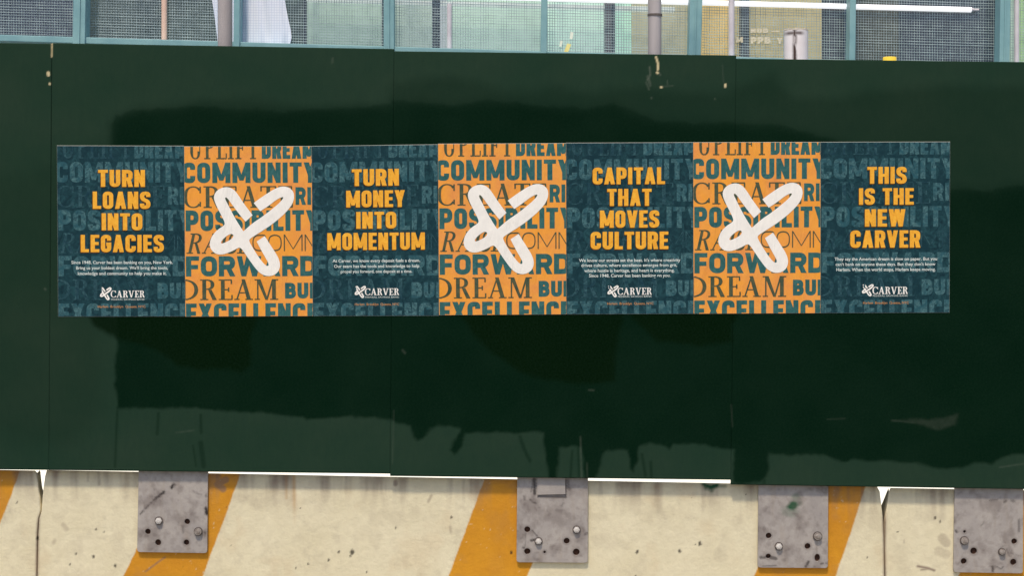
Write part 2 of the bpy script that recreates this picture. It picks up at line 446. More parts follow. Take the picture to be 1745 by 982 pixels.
# ------------------------------------------------------------------ concrete barriers
ZB = 1062         # pixel height where the fine upper face ends, below the frame
def barrier(name, label, left, right, topL, topR, sl, sr):
    """left / right: joint outlines [(y, x), ...]; sl / sr: how far the end recedes behind the front (metres)"""
    loc = P((left[0][1]+right[0][1])/2, 491 + ZC*PPM, .1)
    r = empty(name, (loc[0], .1, 0), label, "concrete barrier", "striped concrete barriers under the hoarding")
    yl, xl = [a for a, b in left], [b for a, b in left]
    yr, xr = [a for a, b in right], [b for a, b in right]
    L, R = xl[0], xr[0]
    def cf(u, v):
        top = topL + (topR-topL)*u
        Y = top + (ZB-top)*v
        wl, wr = np.interp(Y, yl, xl), np.interp(Y, yr, xr)
        X = wl + (wr-wl)*u
        # slightly chipped arrises along the joints
        return X, Y
    YF = .036
    def back(pts):
        b = pts.copy(); b[:, 1] = YF + .16
        py = 491 + (ZC - pts[:, 2])*PPM*D/(D+YF)
        cx = (pts[:, 0].min() + pts[:, 0].max())/2
        b[:, 2] -= np.where(py < topL + (topR-topL)*np.clip((pts[:, 0]-pts[:, 0].min())/(pts[:, 0].max()-pts[:, 0].min()), 0, 1) + 6, .03, 0)
        k = np.clip((890-py)/50, 0, 1)
        ends = np.abs(pts[:, 0]-cx) > (pts[:, 0].max()-pts[:, 0].min())/2 - .07
        b[:, 0] += np.where(ends & (pts[:, 0] < cx), sl*k, 0) - np.where(ends & (pts[:, 0] > cx), sr*k, 0)
        return b
    STR = [[(-90,790),(38,790),(34,803),(17,850),(0,893),(-62,1062),(-190,1062)],
           [(292,792),(416,790),(402,830),(384,880),(363,936),(317,1062),(176,1062),(211,982),(237,928)],
           [(834,800),(969,800),(940,876),(906,964),(868,1062),(736,1062),(765,982),(795,900),(826,816)],
           [(1352,800),(1485,800),(1474,832),(1447,917),(1424,982),(1395,1062),(1254,1062),(1290,972)],
           [(1700,810),(1834,810),(1775,980),(1740,1062),(1600,1062),(1634,982)]]
    for dx in (-1860, -1400, -930, -460, 2160, 2620, 3080):
        STR.append([(x+dx, y) for x, y in [(292,792),(416,790),(317,1062),(176,1062)]])
    def stripe(X, Y):
        f = 0*X
        for p in STR: f = np.maximum(f, poly_field(X, Y, p, 2.2, 1.0, 9))
        chip = sstep(.78, .86, fbm(X/5+3, Y/5, 4))
        return f*(1-.5*chip)
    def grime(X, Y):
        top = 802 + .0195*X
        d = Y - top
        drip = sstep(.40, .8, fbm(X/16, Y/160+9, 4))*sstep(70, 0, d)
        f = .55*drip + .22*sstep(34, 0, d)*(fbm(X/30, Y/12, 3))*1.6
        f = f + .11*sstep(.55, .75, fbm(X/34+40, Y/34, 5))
        for pts, w, k in [([(168,806),(169,826)], 6, .5), ([(150,806),(150,820)], 5, .4), ([(385,818),(370,826),(380,834)], 12, .7), ([(674,822),(674,826)], 8, .8),
                          ([(248,975),(272,957),(281,951)], 2.5, .8), ([(108,895),(113,902)], 8, .3), ([(93,922),(91,926)], 6, .35), ([(735,845),(730,856)], 4, .5),
                          ([(950,935),(940,960)], 4, .1), ([(1670,850),(1666,852)], 6, .4), ([(1606,918),(1612,926)], 16, .35), ([(1600,940),(1612,946)], 16, .25),
                          ([(1564,966),(1580,969),(1592,973)], 4, .9), ([(1570,972),(1586,970)], 3, .8), ([(1540,926),(1541,921)], 2, .5), ([(767,898),(768,908)], 4, .4)]:
            f = np.maximum(f, k*stroke_field(X, Y, pts, w, 4))
        f = np.maximum(f, .75*stroke_field(X, Y, [(y, x) for x, y in right], 3.2, 4)*sstep(862, 895, Y))
        f = np.maximum(f, .75*stroke_field(X, Y, [(y, x) for x, y in left], 3.2, 4)*sstep(862, 895, Y))
        return f
    def rust(X, Y):
        f = .6*stroke_field(X, Y, [(501,806),(502,905)], 5, 6)*sstep(910, 820, Y) + .35*stroke_field(X, Y, [(488,806),(488,850)], 4, 4)
        return f + .12*sstep(.62, .8, fbm(X/50+7, Y/60, 4))
    def green(X, Y):
        f = poly_field(X, Y, [(1196,824),(1224,824),(1218,832),(1212,838),(1204,834)], 8, 4, 8) + .6*stroke_field(X, Y, [(1218,829),(1236,829)], 5, 6)
        return f
    def speck(X, Y):
        f = 0*X
        rs = np.random.RandomState(11)
        for x, y, s in [(600,942,7),(597,948,3),(159,949,4),(130,945,3),(196,965,5),(164,903,3),(177,908,3),(119,963,3),(29,857,3),(1086,941,4),(1085,943,3),(1193,928,5),(1192,926,4),
                        (1478,951,3),(1594,883,4),(1602,890,3),(674,900,3),(769,882,3),(871,942,4),(1158,940,5),(525,962,3),(1083,984,4),(560,955,3),(578,941,4),(64,918,5)] + \
                       [(rs.uniform(-500,2300), rs.uniform(840,1000), rs.uniform(.9,2.0)) for _ in range(34)]:
            if X.min()-20 < x < X.max()+20:
                f = np.maximum(f, sstep(s*.75, s*.3, np.hypot(X-x, (Y-y)*.8) + 2.4*(fbm(X/3, Y/3, 2)-.5)))
        return f*.85
    nu = max(60, int((R-L)/2.0)); 
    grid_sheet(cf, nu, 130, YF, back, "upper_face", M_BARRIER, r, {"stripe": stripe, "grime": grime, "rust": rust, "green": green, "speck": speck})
    # flared foot below the frame
    s = PPM*D/(D+YF)
    zt = ZC - (ZB-491)/s
    x0, x1 = (np.interp(ZB, yl, xl)-872.5)/s, (np.interp(ZB, yr, xr)-872.5)/s
    prof = [(YF, zt), (YF-.03, zt-.06), (YF-.17, .2), (YF-.18, 0), (YF+.34, 0), (YF+.33, .2), (YF+.19, zt-.06), (YF+.16, zt)]
    b = MB(); b.prism([(x0, y, z) for y, z in prof], [(x1, y, z) for y, z in prof])
    b.build("flared_foot", M_BARRIER, r)
    return r
J1L = [(790,58),(803,60),(812,63),(830,65),(850,67.5),(872,68.5),(884,65),(910,63),(982,62),(1062,61)]
J1R = [(790,81),(803,79.5),(812,77),(830,74.5),(850,72.5),(872,71.0),(884,67),(910,65.3),(982,63.8),(1062,62.8)]
J2L = [(815,1493),(831,1495),(838,1499),(850,1500.5),(880,1504),(920,1506),(982,1507),(1062,1508)]
J2R = [(815,1522),(831,1518),(838,1514.5),(850,1513),(880,1509.5),(905,1508.6),(940,1508),(982,1508.8),(1062,1509.8)]
barrier("concrete_barrier", "cream barrier with orange stripes, cut off by the left edge beside the first joint",
        [(790,-1376),(1062,-1376)], J1L, 776, 802.6, 0, .026)
barrier("concrete_barrier", "long cream barrier with orange diagonal stripes between the two joints, three plates bolted to it",
        J1R, J2L, 801.8, 829.5, .02, .02)
barrier("concrete_barrier", "cream barrier at the right end, behind the last grey plate",
        J2R, [(815,2946),(1062,2946)], 832.3, 858, .030, 0)

# ------------------------------------------------------------------ bolted steel plates
def disc_pts(cx, cy, r, n=22, ry=None):
    return [(cx + r*math.cos(2*math.pi*k/n), cy + (ry or r)*math.sin(2*math.pi*k/n)) for k in range(n)]
def plate(label, corners, holes, bolts, marks, extra=None, green=None):
    YF, YB = .0225, .0345
    cx = (corners[2][0]+corners[3][0])/2; cy = max(corners[2][1], corners[3][1])
    base = P(cx, cy, YB)
    r = empty("steel_plate", base, label, "steel plate", "steel plates bolted to the barriers")
    s = PPM*D/(D+YF)
    def rounded(poly, rr=5):
        out = []
        n_ = len(poly)
        for i in range(n_):
            p, a, b = np.array(poly[i]), np.array(poly[i-1]), np.array(poly[(i+1) % n_])
            da, db = (a-p)/np.linalg.norm(a-p), (b-p)/np.linalg.norm(b-p)
            for t in (0, .33, .66, 1):
                out.append(tuple(p + da*rr*(1-t)**2 + db*rr*t**2))
        return out
    cu = bpy.data.curves.new("plate_outline", 'CURVE'); cu.dimensions = '2D'; cu.fill_mode = 'BOTH'
    loops = [rounded(corners)] + [disc_pts(x, y, q[0], ry=q[0]*(q[1] if len(q) > 1 else 1)) for x, y, *q in holes]
    for lp in loops:
        sp = cu.splines.new('POLY'); sp.points.add(len(lp)-1); sp.use_cyclic_u = True
        for k, (x, y) in enumerate(lp):
            sp.points[k].co = ((x-cx)/s, -(y-cy)/s, 0, 1)
    cu.extrude = (YB-YF)/2 - .0012; cu.bevel_depth = .0012; cu.bevel_resolution = 2; cu.offset = -.0012
    tmp = bpy.data.objects.new("tmp", cu); COL.objects.link(tmp)
    dg = bpy.context.evaluated_depsgraph_get()
    me = bpy.data.meshes.new_from_object(tmp.evaluated_get(dg))
    bpy.data.objects.remove(tmp)
    bm = bmesh.new(); bm.from_mesh(me)
    long_cut = 0
    for _ in range(9):        # refine the big flat faces so the dirt attributes have something to live on
        es = [e for e in bm.edges if e.calc_length() > .008]
        if not es: break
        bmesh.ops.triangulate(bm, faces=[f for f in bm.faces if len(f.verts) > 3])
        es = [e for e in bm.edges if e.calc_length() > .008]
        bmesh.ops.subdivide_edges(bm, edges=es, cuts=1, use_grid_fill=False)
    co = np.array([v.co[:] for v in bm.verts])
    for v in bm.verts: v.co = (v.co.x, v.co.z - (YB-YF)/2, v.co.y)
    bmesh.ops.recalc_face_normals(bm, faces=bm.faces)
    bm.to_mesh(me); bm.free()
    X = co[:, 0]*s + cx; Y = cy - co[:, 1]*s
    def setattr_(key, val):
        a = me.attributes.new(key, 'FLOAT', 'POINT'); a.data.foreach_set("value", np.clip(val, 0, 1))
    sp_ = 0*X; gr = 0*X
    for pts, w, k in marks:
        sp_ = np.maximum(sp_, k*stroke_field(X, Y, pts, w, 2.5))
    gr = .45*sstep(.5, .75, fbm(X/22+9, Y/26, 5)) + .2*sstep(.55, .7, fbm(X/6, Y/6, 3))
    for x, y, *q in holes:
        gr = np.maximum(gr, .5*sstep(q[0]+5, q[0], np.hypot(X-x, Y-y)))
    setattr_("speck", sp_); setattr_("grime", gr)
    setattr_("green", 0*X if green is None else sum(k*sstep(1.0, .25, np.hypot((X-gx)/gw, (Y-gy)/gh) + .7*(fbm(X/9, Y/9, 3)-.5)) for gx, gy, gw, gh, k in green))
    me.materials.clear(); me.materials.append(M_STEEL); me.name = "plate_body"
    o = bpy.data.objects.new("plate_body", me); COL.objects.link(o); o.parent = r
    for x, y, *q in holes:
        h = MB(); a = [P(px, py, YB-.0008) for px, py in disc_pts(x, y, q[0]+1, ry=(q[0]+1)*(q[1] if len(q) > 1 else 1))]
        h.prism(a, [(p[0], YB+.0008, p[2]) for p in a]); h.build("bolt_hole", M_HOLE, r)
    for x, y, rr, bright in bolts:
        b = MB(); c = P(x, y, YF)
        b.tube((c[0], YF-.0005, c[2]), (c[0], YF-.0035, c[2]), (rr+1.6)/s, 24)
        wsh = MB(); wsh.v, wsh.f = b.v, b.f
        bt = MB()
        bt.tube((c[0], YF-.0036, c[2]), (c[0], YF-.0125, c[2]), rr/s, 6 if bright else 18)
        bt.tube((c[0], YF-.0126, c[2]), (c[0], YF-.0150, c[2]), rr*.72/s, 14, rr*.5/s)
        bo = bt.build("bolt", M_BOLT if bright else M_BOLT_DULL, r, bevel=.0008)
        wsh.build("washer", M_WASHER, bo)
    if extra: extra(r, YF)
    return r
plate("grey plate with a dark diagonal gouge, bolted left of the long barrier's first orange stripe",
      [(237.5,786),(355.5,786),(354,943),(234.5,941)],
      [(253,906,4.6),(320,889,4.6),(270.4,924.5,4.9,1.05),(318.6,924.5,4.6)], [(270.9,888,5.6,1),(338,906.5,6,0)],
      [([(240,876),(255,860),(268,848)], 2.2, .9), ([(266,850),(272,845),(281,838)], 4.5, 1), ([(293,831),(297,826)], 5, 1), ([(352,866),(353,876)], 5, 1), ([(313,898),(313,908)], 3, .4),
       ([(350,907),(351,909)], 3, .8), ([(330,836),(338,842),(345,843)], 2, .4), ([(352,844),(353,846)], 3, .7)])
def tab(r, YF):
    b = MB(); b.slab([(915,800),(963,800),(963.5,843),(916,844)], YF-.006, YF-.0004)
    b.build("welded_tab", M_STEEL, r, bevel=.001)
plate("grey plate with a small welded tab at its top, right of the middle orange stripe",
      [(881.5,794),(1002,794),(1001.5,959.5),(880,958.5)],
      [(898.5,902.4,4.9),(898.5,939.8,5.2,.95),(965.5,922,4.9),(982,941,5.6),(928,941,2.1)], [(917.6,923,5.4,1),(982.5,903.3,5.4,1)],
      [([(910,816),(911,842)], 5, .9), ([(908,818),(905,838)], 2, .6), ([(917,846),(962,847)], 3, .9), ([(963,818),(964,848)], 3, .8), ([(968,820),(970,834)], 4, .5),
       ([(903,852),(913,858)], 2.4, .9), ([(907,904),(912,910),(917,916)], 2, .8), ([(905,921),(912,920)], 4, .9), ([(896,908),(895,930)], 2, .35), ([(891,933),(893,934)], 4, .8),
       ([(998,910),(1001,909)], 3, .8), ([(956,862),(960,858)], 2, .5), ([(951,824),(951,834)], 2.4, 1), ([(893,846),(894,852)], 3, .5)], tab)
plate("grey plate with a green paint splash near its top",
      [(1292,806),(1411,806),(1410,968.5),(1290.5,967.5)],
      [(1309,913,4.7),(1308.5,948,4.3,.9),(1375.5,931,4.9),(1392,950.6,4.6,1.35)], [(1327,931.7,5.6,1),(1393,914.5,6.4,0)],
      [([(1295,950),(1302,950)], 5, .7), ([(1313,950),(1321,952)], 6, .7), ([(1373,966),(1377,957)], 4, .9), ([(1398,961),(1402,960)], 2.5, .8), ([(1407,960),(1410,960)], 3, .6),
       ([(1299,965),(1322,964)], 2, .6), ([(1390,925),(1391,944)], 3, .25)], None, [(1352,861,17,10,1.0), (1347,872,22,16,.35), (1356,846,12,9,.45)])
plate("grey plate at the right edge with rust-rimmed bolt holes and dull bolts",
      [(1626,810),(1743,811),(1742,977.5),(1623.5,975.5)],
      [(1727,922.6,4.7),(1658,939,5.6),(1641,956.6,4.9),(1725.5,958,5.2),(1642.5,906,2.2)], [(1643,922,6,0),(1707,941,5,0)],
      [([(1735,886),(1735,906)], 4, .5), ([(1690,966),(1691,973)], 4, .9), ([(1698,966),(1704,970),(1708,966)], 2, .7), ([(1627,904),(1629,907)], 3.5, .8), ([(1671,896),(1676,889)], 2, .5),
       ([(1685,853),(1697,852)], 3, .6), ([(1710,855),(1713,854)], 4, .7), ([(1722,853),(1727,854)], 4, .6), ([(1714,936),(1718,946)], 2, .6), ([(1718,942),(1738,948)], 2, .35), ([(1711,930),(1702,934)], 2, .4)])

# ------------------------------------------------------------------ lettering
def round_path(pts, r, closed):
    n_ = len(pts); out = []
    for i, q in enumerate(pts):
        p = np.array(q[:2], float); rr = q[2] if len(q) > 2 else r
        if not closed and i in (0, n_-1) or rr == 0:
            out.append(tuple(p)); continue
        a, b = np.array(pts[i-1][:2], float), np.array(pts[(i+1) % n_][:2], float)
        la, lb = np.linalg.norm(a-p), np.linalg.norm(b-p)
        k = min(rr, la*.5, lb*.5)
        da, db = (a-p)/la, (b-p)/lb
        for t in np.linspace(0, 1, 6):
            out.append(tuple(p + da*k*(1-t)**2 + db*k*t**2))
    return out
def ribbon(pts, hw, closed=False):
    """quads along a centre line; hw = half width, a number or one per point"""
    p = [np.array(q, float) for q in pts]
    clean = [p[0]]; hws = [hw[0] if hasattr(hw, '__len__') else hw]
    for i in range(1, len(p)):
        if np.linalg.norm(p[i]-clean[-1]) > 1e-5:
            clean.append(p[i]); hws.append(hw[i] if hasattr(hw, '__len__') else hw)
    if closed and np.linalg.norm(clean[0]-clean[-1]) < 1e-5: clean.pop(); hws.pop()
    n_ = len(clean); L, R = [], []
    for i in range(n_):
        a = clean[i-1] if (i or closed) else None
        b = clean[(i+1) % n_] if (i < n_-1 or closed) else None
        d1 = (clean[i]-a)/np.linalg.norm(clean[i]-a) if a is not None else None
        d2 = (b-clean[i])/np.linalg.norm(b-clean[i]) if b is not None else None
        if d1 is None: d1 = d2
        if d2 is None: d2 = d1
        t = d1+d2; t /= max(np.linalg.norm(t), 1e-6)
        nrm = np.array((-t[1], t[0])); m = 1/max(.35, float(np.dot(nrm, (-d1[1], d1[0]))))
        L.append(tuple(clean[i]+nrm*hws[i]*m)); R.append(tuple(clean[i]-nrm*hws[i]*m))
    polys = []
    for i in range(n_ if closed else n_-1):
        j = (i+1) % n_
        polys.append([R[i], R[j], L[j], L[i]])
    return polys

SANS_W = {'I': 0, 'M': 1.38, 'W': 1.5, 'E': .84, 'F': .80, 'L': .80, 'T': .92, ' ': .45, 'A': 1.06, 'V': 1.06, 'Y': 1.02, 'X': 1.04}
def sans(ch, w, t, rr):
    """polygons (groups) of a plain heavy capital; cap height 1"""
    h = t/2; L, R, B, T = h, w-h, h, 1-h
    r = min(rr, w*.48)
    S_ = lambda pts, closed=False: ribbon(round_path(pts, r, closed), h, closed)
    q = lambda *p: [list(p)]
    bar = lambda x0, x1, y0, y1: q((x0,y0),(x1,y0),(x1,y1),(x0,y1))
    tb = t*.86
    if ch == 'O': return [S_([(L,B),(R,B),(R,T),(L,T)], True)]
    if ch == 'C': return [S_([(R,.35),(R,B),(L,B),(L,T),(R,T),(R,.65)])]
    if ch == 'G': return [S_([(R,.66),(R,T),(L,T),(L,B),(R,B),(R,.46,0),(w*.52,.46)])]
    if ch == 'S': return [S_([(R,.69),(R,T),(L,T),(L,.56),(R,.44),(R,B),(L,B),(L,.31)])]
    if ch == 'U': return [S_([(L,1),(L,B),(R,B),(R,1)])]
    if ch == 'D': return [S_([(L,B,0),(R,B),(R,T),(L,T,0)], True)]
    if ch == 'B': return [S_([(L,B,0),(R,B),(R,.53),(L,.53,0)], True), S_([(L,.53,0),(R-.03,.53),(R-.03,T),(L,T,0)], True)]
    if ch == 'P': return [S_([(L,.42,0),(R,.42),(R,T),(L,T,0)], True), bar(0,t,0,.42)]
    if ch == 'R': return [S_([(L,.46,0),(R,.46),(R,T),(L,T,0)], True), bar(0,t,0,.46), q((w*.42,.44),(w*.42+t*1.0,.44),(w+.01,0),(w+.01-t*1.05,0))]
    if ch == 'E': return [bar(0,t,0,1), bar(t,w,0,tb), bar(t,w*.93,.5-tb/2,.5+tb/2), bar(t,w,1-tb,1)]
    if ch == 'F': return [bar(0,t,0,1), bar(t,w*.92,.47-tb/2,.47+tb/2), bar(t,w,1-tb,1)]
    if ch == 'L': return [bar(0,t,0,1), bar(t,w,0,tb)]
    if ch == 'T': return [bar(w/2-h,w/2+h,0,1-tb), bar(0,w,1-tb,1)]
    if ch == 'H': return [bar(0,t,0,1), bar(w-t,w,0,1), bar(t,w-t,.5-tb/2,.5+tb/2)]
    if ch == 'I': return [bar(0,t,0,1)]
    if ch == 'A': return [q((0,0),(t,0),(w/2+h,1),(w/2-h,1)), q((w-t,0),(w,0),(w/2+h,1),(w/2-h,1)), bar(w*.24,w*.76,.19,.19+tb*.8)]
    if ch == 'V': return [q((0,1),(w/2-h,0),(w/2+h,0),(t,1)), q((w-t,1),(w/2-h,0),(w/2+h,0),(w,1))]
    if ch == 'W':
        a, b = w*.28, w*.72
        return [q((0,1),(a-h*.9,0),(a+h*.9,0),(t,1)), q((w/2-h,1),(a-h*.9,0),(a+h*.9,0),(w/2+h,1)),
                q((w/2-h,1),(b-h*.9,0),(b+h*.9,0),(w/2+h,1)), q((w-t,1),(b-h*.9,0),(b+h*.9,0),(w,1))]
    if ch == 'M': return [bar(0,t,0,1), bar(w-t,w,0,1), q((0,1),(w/2-h*.8,.12),(w/2+h*.8,.12),(t,1)), q((w-t,1),(w/2-h*.8,.12),(w/2+h*.8,.12),(w,1))]
    if ch == 'N': return [bar(0,t,0,1), bar(w-t,w,0,1), q((0,1),(w-t*.9,0),(w,0),(t*.9,1))]
    if ch == 'X': return [q((0,0),(t*1.05,0),(w,1),(w-t*1.05,1)), q((w-t*1.05,0),(w,0),(t*1.05,1),(0,1))]
    if ch == 'Y': return [bar(w/2-h,w/2+h,0,.42), q((0,1),(w/2-h,.36),(w/2+h,.42),(t*1.05,1)), q((w-t*1.05,1),(w/2-h,.42),(w/2+h,.36),(w,1))]
    return []
SERIF_W = {'U': .74, 'P': .56, 'L': .56, 'I': .26, 'F': .54, 'T': .64, 'C': .72, 'R': .70, 'E': .58, 'A': .78, 'D': .78, 'M': .98, 'V': .76, 'S': .5}
def serif(ch, w, T, t):
    """high-contrast roman capital"""
    q = lambda *p: [list(p)]
    bar = lambda x0, x1, y0, y1: q((x0,y0),(x1,y0),(x1,y1),(x0,y1))
    def arc(cx, cy, rx, ry, a0, a1, k=16):
        pts, hs = [], []
        for a in np.linspace(math.radians(a0), math.radians(a1), k):
            h = (t + (T-t)*math.cos(a)**2)/2
            pts.append((cx+(rx-h)*math.cos(a), cy+(ry-t/2)*math.sin(a))); hs.append(h)
        return ribbon(pts, hs)
    sx = .10
    foot = lambda x, y: bar(x-sx*.9, x+T+sx*.9, y, y+t)
    stem = lambda x: [bar(x, x+T, t, 1-t), foot(x, 0), foot(x, 1-t)]
    tick = lambda x, y0, y1: bar(x-t, x+.2*t, y0, y1)
    s = sx
    if ch == 'I': return stem(w/2-T/2)
    if ch == 'U': return [bar(s,s+T,.35,1-t), foot(s,1-t), bar(w-s-t,w-s,.35,1-t), bar(w-2*s-t,w,1-t,1), arc(w/2,.35,w/2-s,.35,180,360)]
    if ch == 'P': return stem(s) + [arc(s+T,.74,w-s-T,.26,-90,90)]
    if ch == 'R': return stem(s) + [arc(s+T,.75,w*.86-s-T,.25,-90,90), q((s+T+.08,.5),(s+T+.08+T*.9,.5),(w,0),(w-T*1.1,0))]
    if ch == 'D': return stem(s) + [arc(s+T*.5,.5,w-s-T*.5,.5,-90,90,20)]
    if ch == 'L': return stem(s) + [bar(s+T,w,0,t), tick(w,t,.26)]
    if ch == 'E': return stem(s) + [bar(s+T,w,0,t), tick(w,t,.24), bar(s+T,w*.96,1-t,1), tick(w*.96,.78,1-t), bar(s+T,w*.76,.5-t/2,.5+t/2), tick(w*.76,.4,.6)]
    if ch == 'F': return stem(s) + [bar(s+T,w,1-t,1), tick(w,.76,1-t), bar(s+T,w*.78,.5-t/2,.5+t/2), tick(w*.78,.4,.6)]
    if ch == 'T': return [bar(w/2-T/2,w/2+T/2,t,1-t), foot(w/2-T/2,0), bar(0,w,1-t,1), tick(w,.76,1-t), bar(0,t*1.2,.76,1-t)]
    if ch == 'C': return [arc(w*.55,.5,w*.55,.5,42,318,26), tick(w*.97,.68,.98), tick(w*.97,.06,.28)]
    if ch == 'A': return [q((.09,t),(.09+t*1.3,t),(w/2+t*.6,1),(w/2-t*.6,1)), q((w-.09-T*1.05,t),(w-.09,t),(w/2+T*.4,1),(w/2-T*.55,1)), bar(w*.24,w*.7,.32,.32+t),
                          bar(0,.22,0,t), bar(w-.32,w,0,t)]
    if ch == 'V': return [q((.07,1-t),(.07+T*1.05,1-t),(w/2+T*.45,0),(w/2-T*.4,0)), q((w-.09-t*1.3,1-t),(w-.09,1-t),(w/2+t,0),(w/2-t*.4,0)), bar(0,.3,1-t,1), bar(w-.24,w,1-t,1)]
    if ch == 'M': return [bar(s,s+t*1.2,t,1-t), bar(w-s-T,w-s,t,1-t), q((s-.02,1),(s-.02+T*1.05,1),(w/2+T*.4,0),(w/2-T*.3,0)), q((w-s-T,1),(w-s-T+t*1.4,1),(w/2+t,0),(w/2-t*.4,0)),
                          bar(0,s*2.2,0,t), bar(w-s-T-sx*.8,w,0,t), bar(0,s*1.4,1-t,1), bar(w-s-T,w,1-t,1)]
    if ch == 'S': return [ribbon(round_path([(w*.92,.72),(w*.92,.96),(.08,.96),(.08,.54),(w*.92,.5),(w*.92,.04),(.08,.04),(.08,.3)], .3, False), T*.36)]
    return []

class Text:
    """collects printed polygons in poster pixels (u right, v down)"""
    split = False
    def __init__(self): self.groups, self.starts = [], []
    def line(self, txt, x0, x1, ytop, ybot, face='sans', t=.2, w=.6, gap=.1, r=.26, shear=0.0, dx=0, dy=0, thin=.03):
        self.starts.append(len(self.groups))
        H = ybot-ytop; x = 0; out = []
        for ch in txt:
            if face == 'sans':
                cw = t if ch == 'I' else SANS_W.get(ch, 1.0)*w
                gl = sans(ch, cw, t, r)
            else:
                cw = SERIF_W.get(ch, .5); gl = serif(ch, cw, t, thin)
            for k, grp in enumerate(gl):
                out.append((k, [[(x+px, py) for px, py in poly] for poly in grp]))
            x += cw+gap
        tot = x-gap; sx = (x1-x0)/tot
        for k, grp in out:
            self.groups.append((k, [[(x0+dx+px*sx+shear*py*H, ybot+dy-py*H) for px, py in poly] for poly in grp]))
    def font(self, txt, x0, x1, ycap, ybase, offset=.0):
        self.starts.append(len(self.groups))
        cu = bpy.data.curves.new("txt", 'FONT'); cu.body = txt; cu.resolution_u = 3; cu.offset = offset
        tmp = bpy.data.objects.new("tmp", cu); COL.objects.link(tmp)
        me = bpy.data.meshes.new_from_object(tmp.evaluated_get(bpy.context.evaluated_depsgraph_get()))
        bpy.data.objects.remove(tmp)
        co = np.array([v.co[:] for v in me.vertices]); a, b = co[:, 0].min(), co[:, 0].max()
        H = (ybase-ycap)/.69
        f = lambda p: (x0+(p[0]-a)/(b-a)*(x1-x0), ybase-p[1]*H)
        self.groups.append((0, [[f(co[i]) for i in pl.vertices] for pl in me.polygons]))
    def build_lines(self, name, mat, parent, fmap, y, clip=None):
        out = []
        for i, a in enumerate(self.starts):
            t_ = Text(); t_.groups = self.groups[a:(self.starts+[len(self.groups)])[i+1]]
            out.append(t_.build(name, mat, parent[i] if isinstance(parent, list) else parent, fmap, y, clip))
        return out
    def build(self, name, mat, parent, fmap, y, clip=None):
        bm = bmesh.new(); off = root_of(parent)
        for k, grp in self.groups:
            cache = {}
            for poly in grp:
                vs = []
                for p in poly:
                    key = (round(p[0], 4), round(p[1], 4))
                    if key not in cache:
                        cache[key] = bm.verts.new((p[0], 0, -p[1]))
                        cache[key].co.y = -k*.06
                    vs.append(cache[key])
                vs2 = [v for i, v in enumerate(vs) if v is not vs[i-1]]
                if len(set(vs2)) > 2:
                    try: bm.faces.new(vs2)
                    except ValueError: pass
        if clip:
            for co, no in (((clip[0],0,0),(-1,0,0)), ((clip[2],0,0),(1,0,0)), ((0,0,-clip[1]),(0,0,1)), ((0,0,-clip[3]),(0,0,-1))):
                bmesh.ops.bisect_plane(bm, geom=bm.verts[:]+bm.edges[:]+bm.faces[:], plane_co=co, plane_no=no, clear_outer=True)
        for v in bm.verts:
            X, Y = fmap(v.co.x, -v.co.z)
            p = P(X, Y, y)
            v.co = (p[0]-off[0], y + v.co.y*.0008 - off[1], p[2]-off[2])
        bm.normal_update()
        for f in bm.faces:
            if f.normal.y > 0: f.normal_flip()
        me = bpy.data.meshes.new(name); bm.to_mesh(me); bm.free(); me.materials.append(mat)
        o = bpy.data.objects.new(name, me); COL.objects.link(o); o.parent = parent
        return o

# the four-looped mark: outline (third number 1 = keep the corner sharp) and the closed loop's opening
MARK = [(460,328,1),(380,222),(310,112),(270,68),(215,47),(150,58),(98,95),(77,150),(95,215),(140,305),(188,400),(180,430),(118,466),(60,528),(34,600),
        (44,662),(88,706),(142,718),(200,706),(270,676),(318,648),(342,650),(372,690),(430,778),(495,868),(540,910),(600,933),(662,925),(712,886),(730,820),
        (710,745),(650,650),(578,535,1),(498,588,1),(550,690),(595,768),(614,806),(614,828),(596,832),(560,802),(500,718),(450,635),(424,585),(428,563),
        (480,530),(560,480),(650,420),(760,330),(840,242),(870,170),(868,110),(840,68),(790,45),(730,47),(660,78),(560,143),(472,207,1),(535,290,1),
        (620,235),(700,172),(755,147),(768,156),(725,208),(650,270),(560,340),(465,402),(368,487,1),(336,438),(280,345),(215,215),(190,168),(193,148),(214,158),
        (270,238),(330,320),(390,392,1)]
HOLE = [(143,602),(158,572),(210,526),(252,508),(274,528),(256,560),(200,592),(160,608)]
def chaikin(pts, n=2):
    for _ in range(n):
        out = []
        for i, q in enumerate(pts):
            if len(q) > 2: out.append(q); continue
            a, b = pts[i-1], pts[(i+1) % len(pts)]
            out.append((q[0]*.75+a[0]*.25, q[1]*.75+a[1]*.25)); out.append((q[0]*.75+b[0]*.25, q[1]*.75+b[1]*.25))
        pts = out
    return pts
def mark(tx, x0, y0, x1, y1):
    """fills the mark into the box x0..x1, y0..y1 (poster pixels)"""
    cu = bpy.data.curves.new("mark", 'CURVE'); cu.dimensions = '2D'; cu.fill_mode = 'BOTH'
    for lp in (chaikin(MARK), chaikin(HOLE)):
        sp = cu.splines.new('POLY'); sp.points.add(len(lp)-1); sp.use_cyclic_u = True
        for k, q in enumerate(lp): sp.points[k].co = (q[0]/900, -q[1]/900, 0, 1)
    tmp = bpy.data.objects.new("tmp", cu); COL.objects.link(tmp)
    me = bpy.data.meshes.new_from_object(tmp.evaluated_get(bpy.context.evaluated_depsgraph_get()))
    bpy.data.objects.remove(tmp)
    f = lambda c: (x0+(c.x*900-34)/(870-34)*(x1-x0), y0+(-c.y*900-45)/(933-45)*(y1-y0))
    co = [f(v.co) for v in me.vertices]
    tx.groups.append((0, [[co[i] for i in pl.vertices] for pl in me.polygons]))

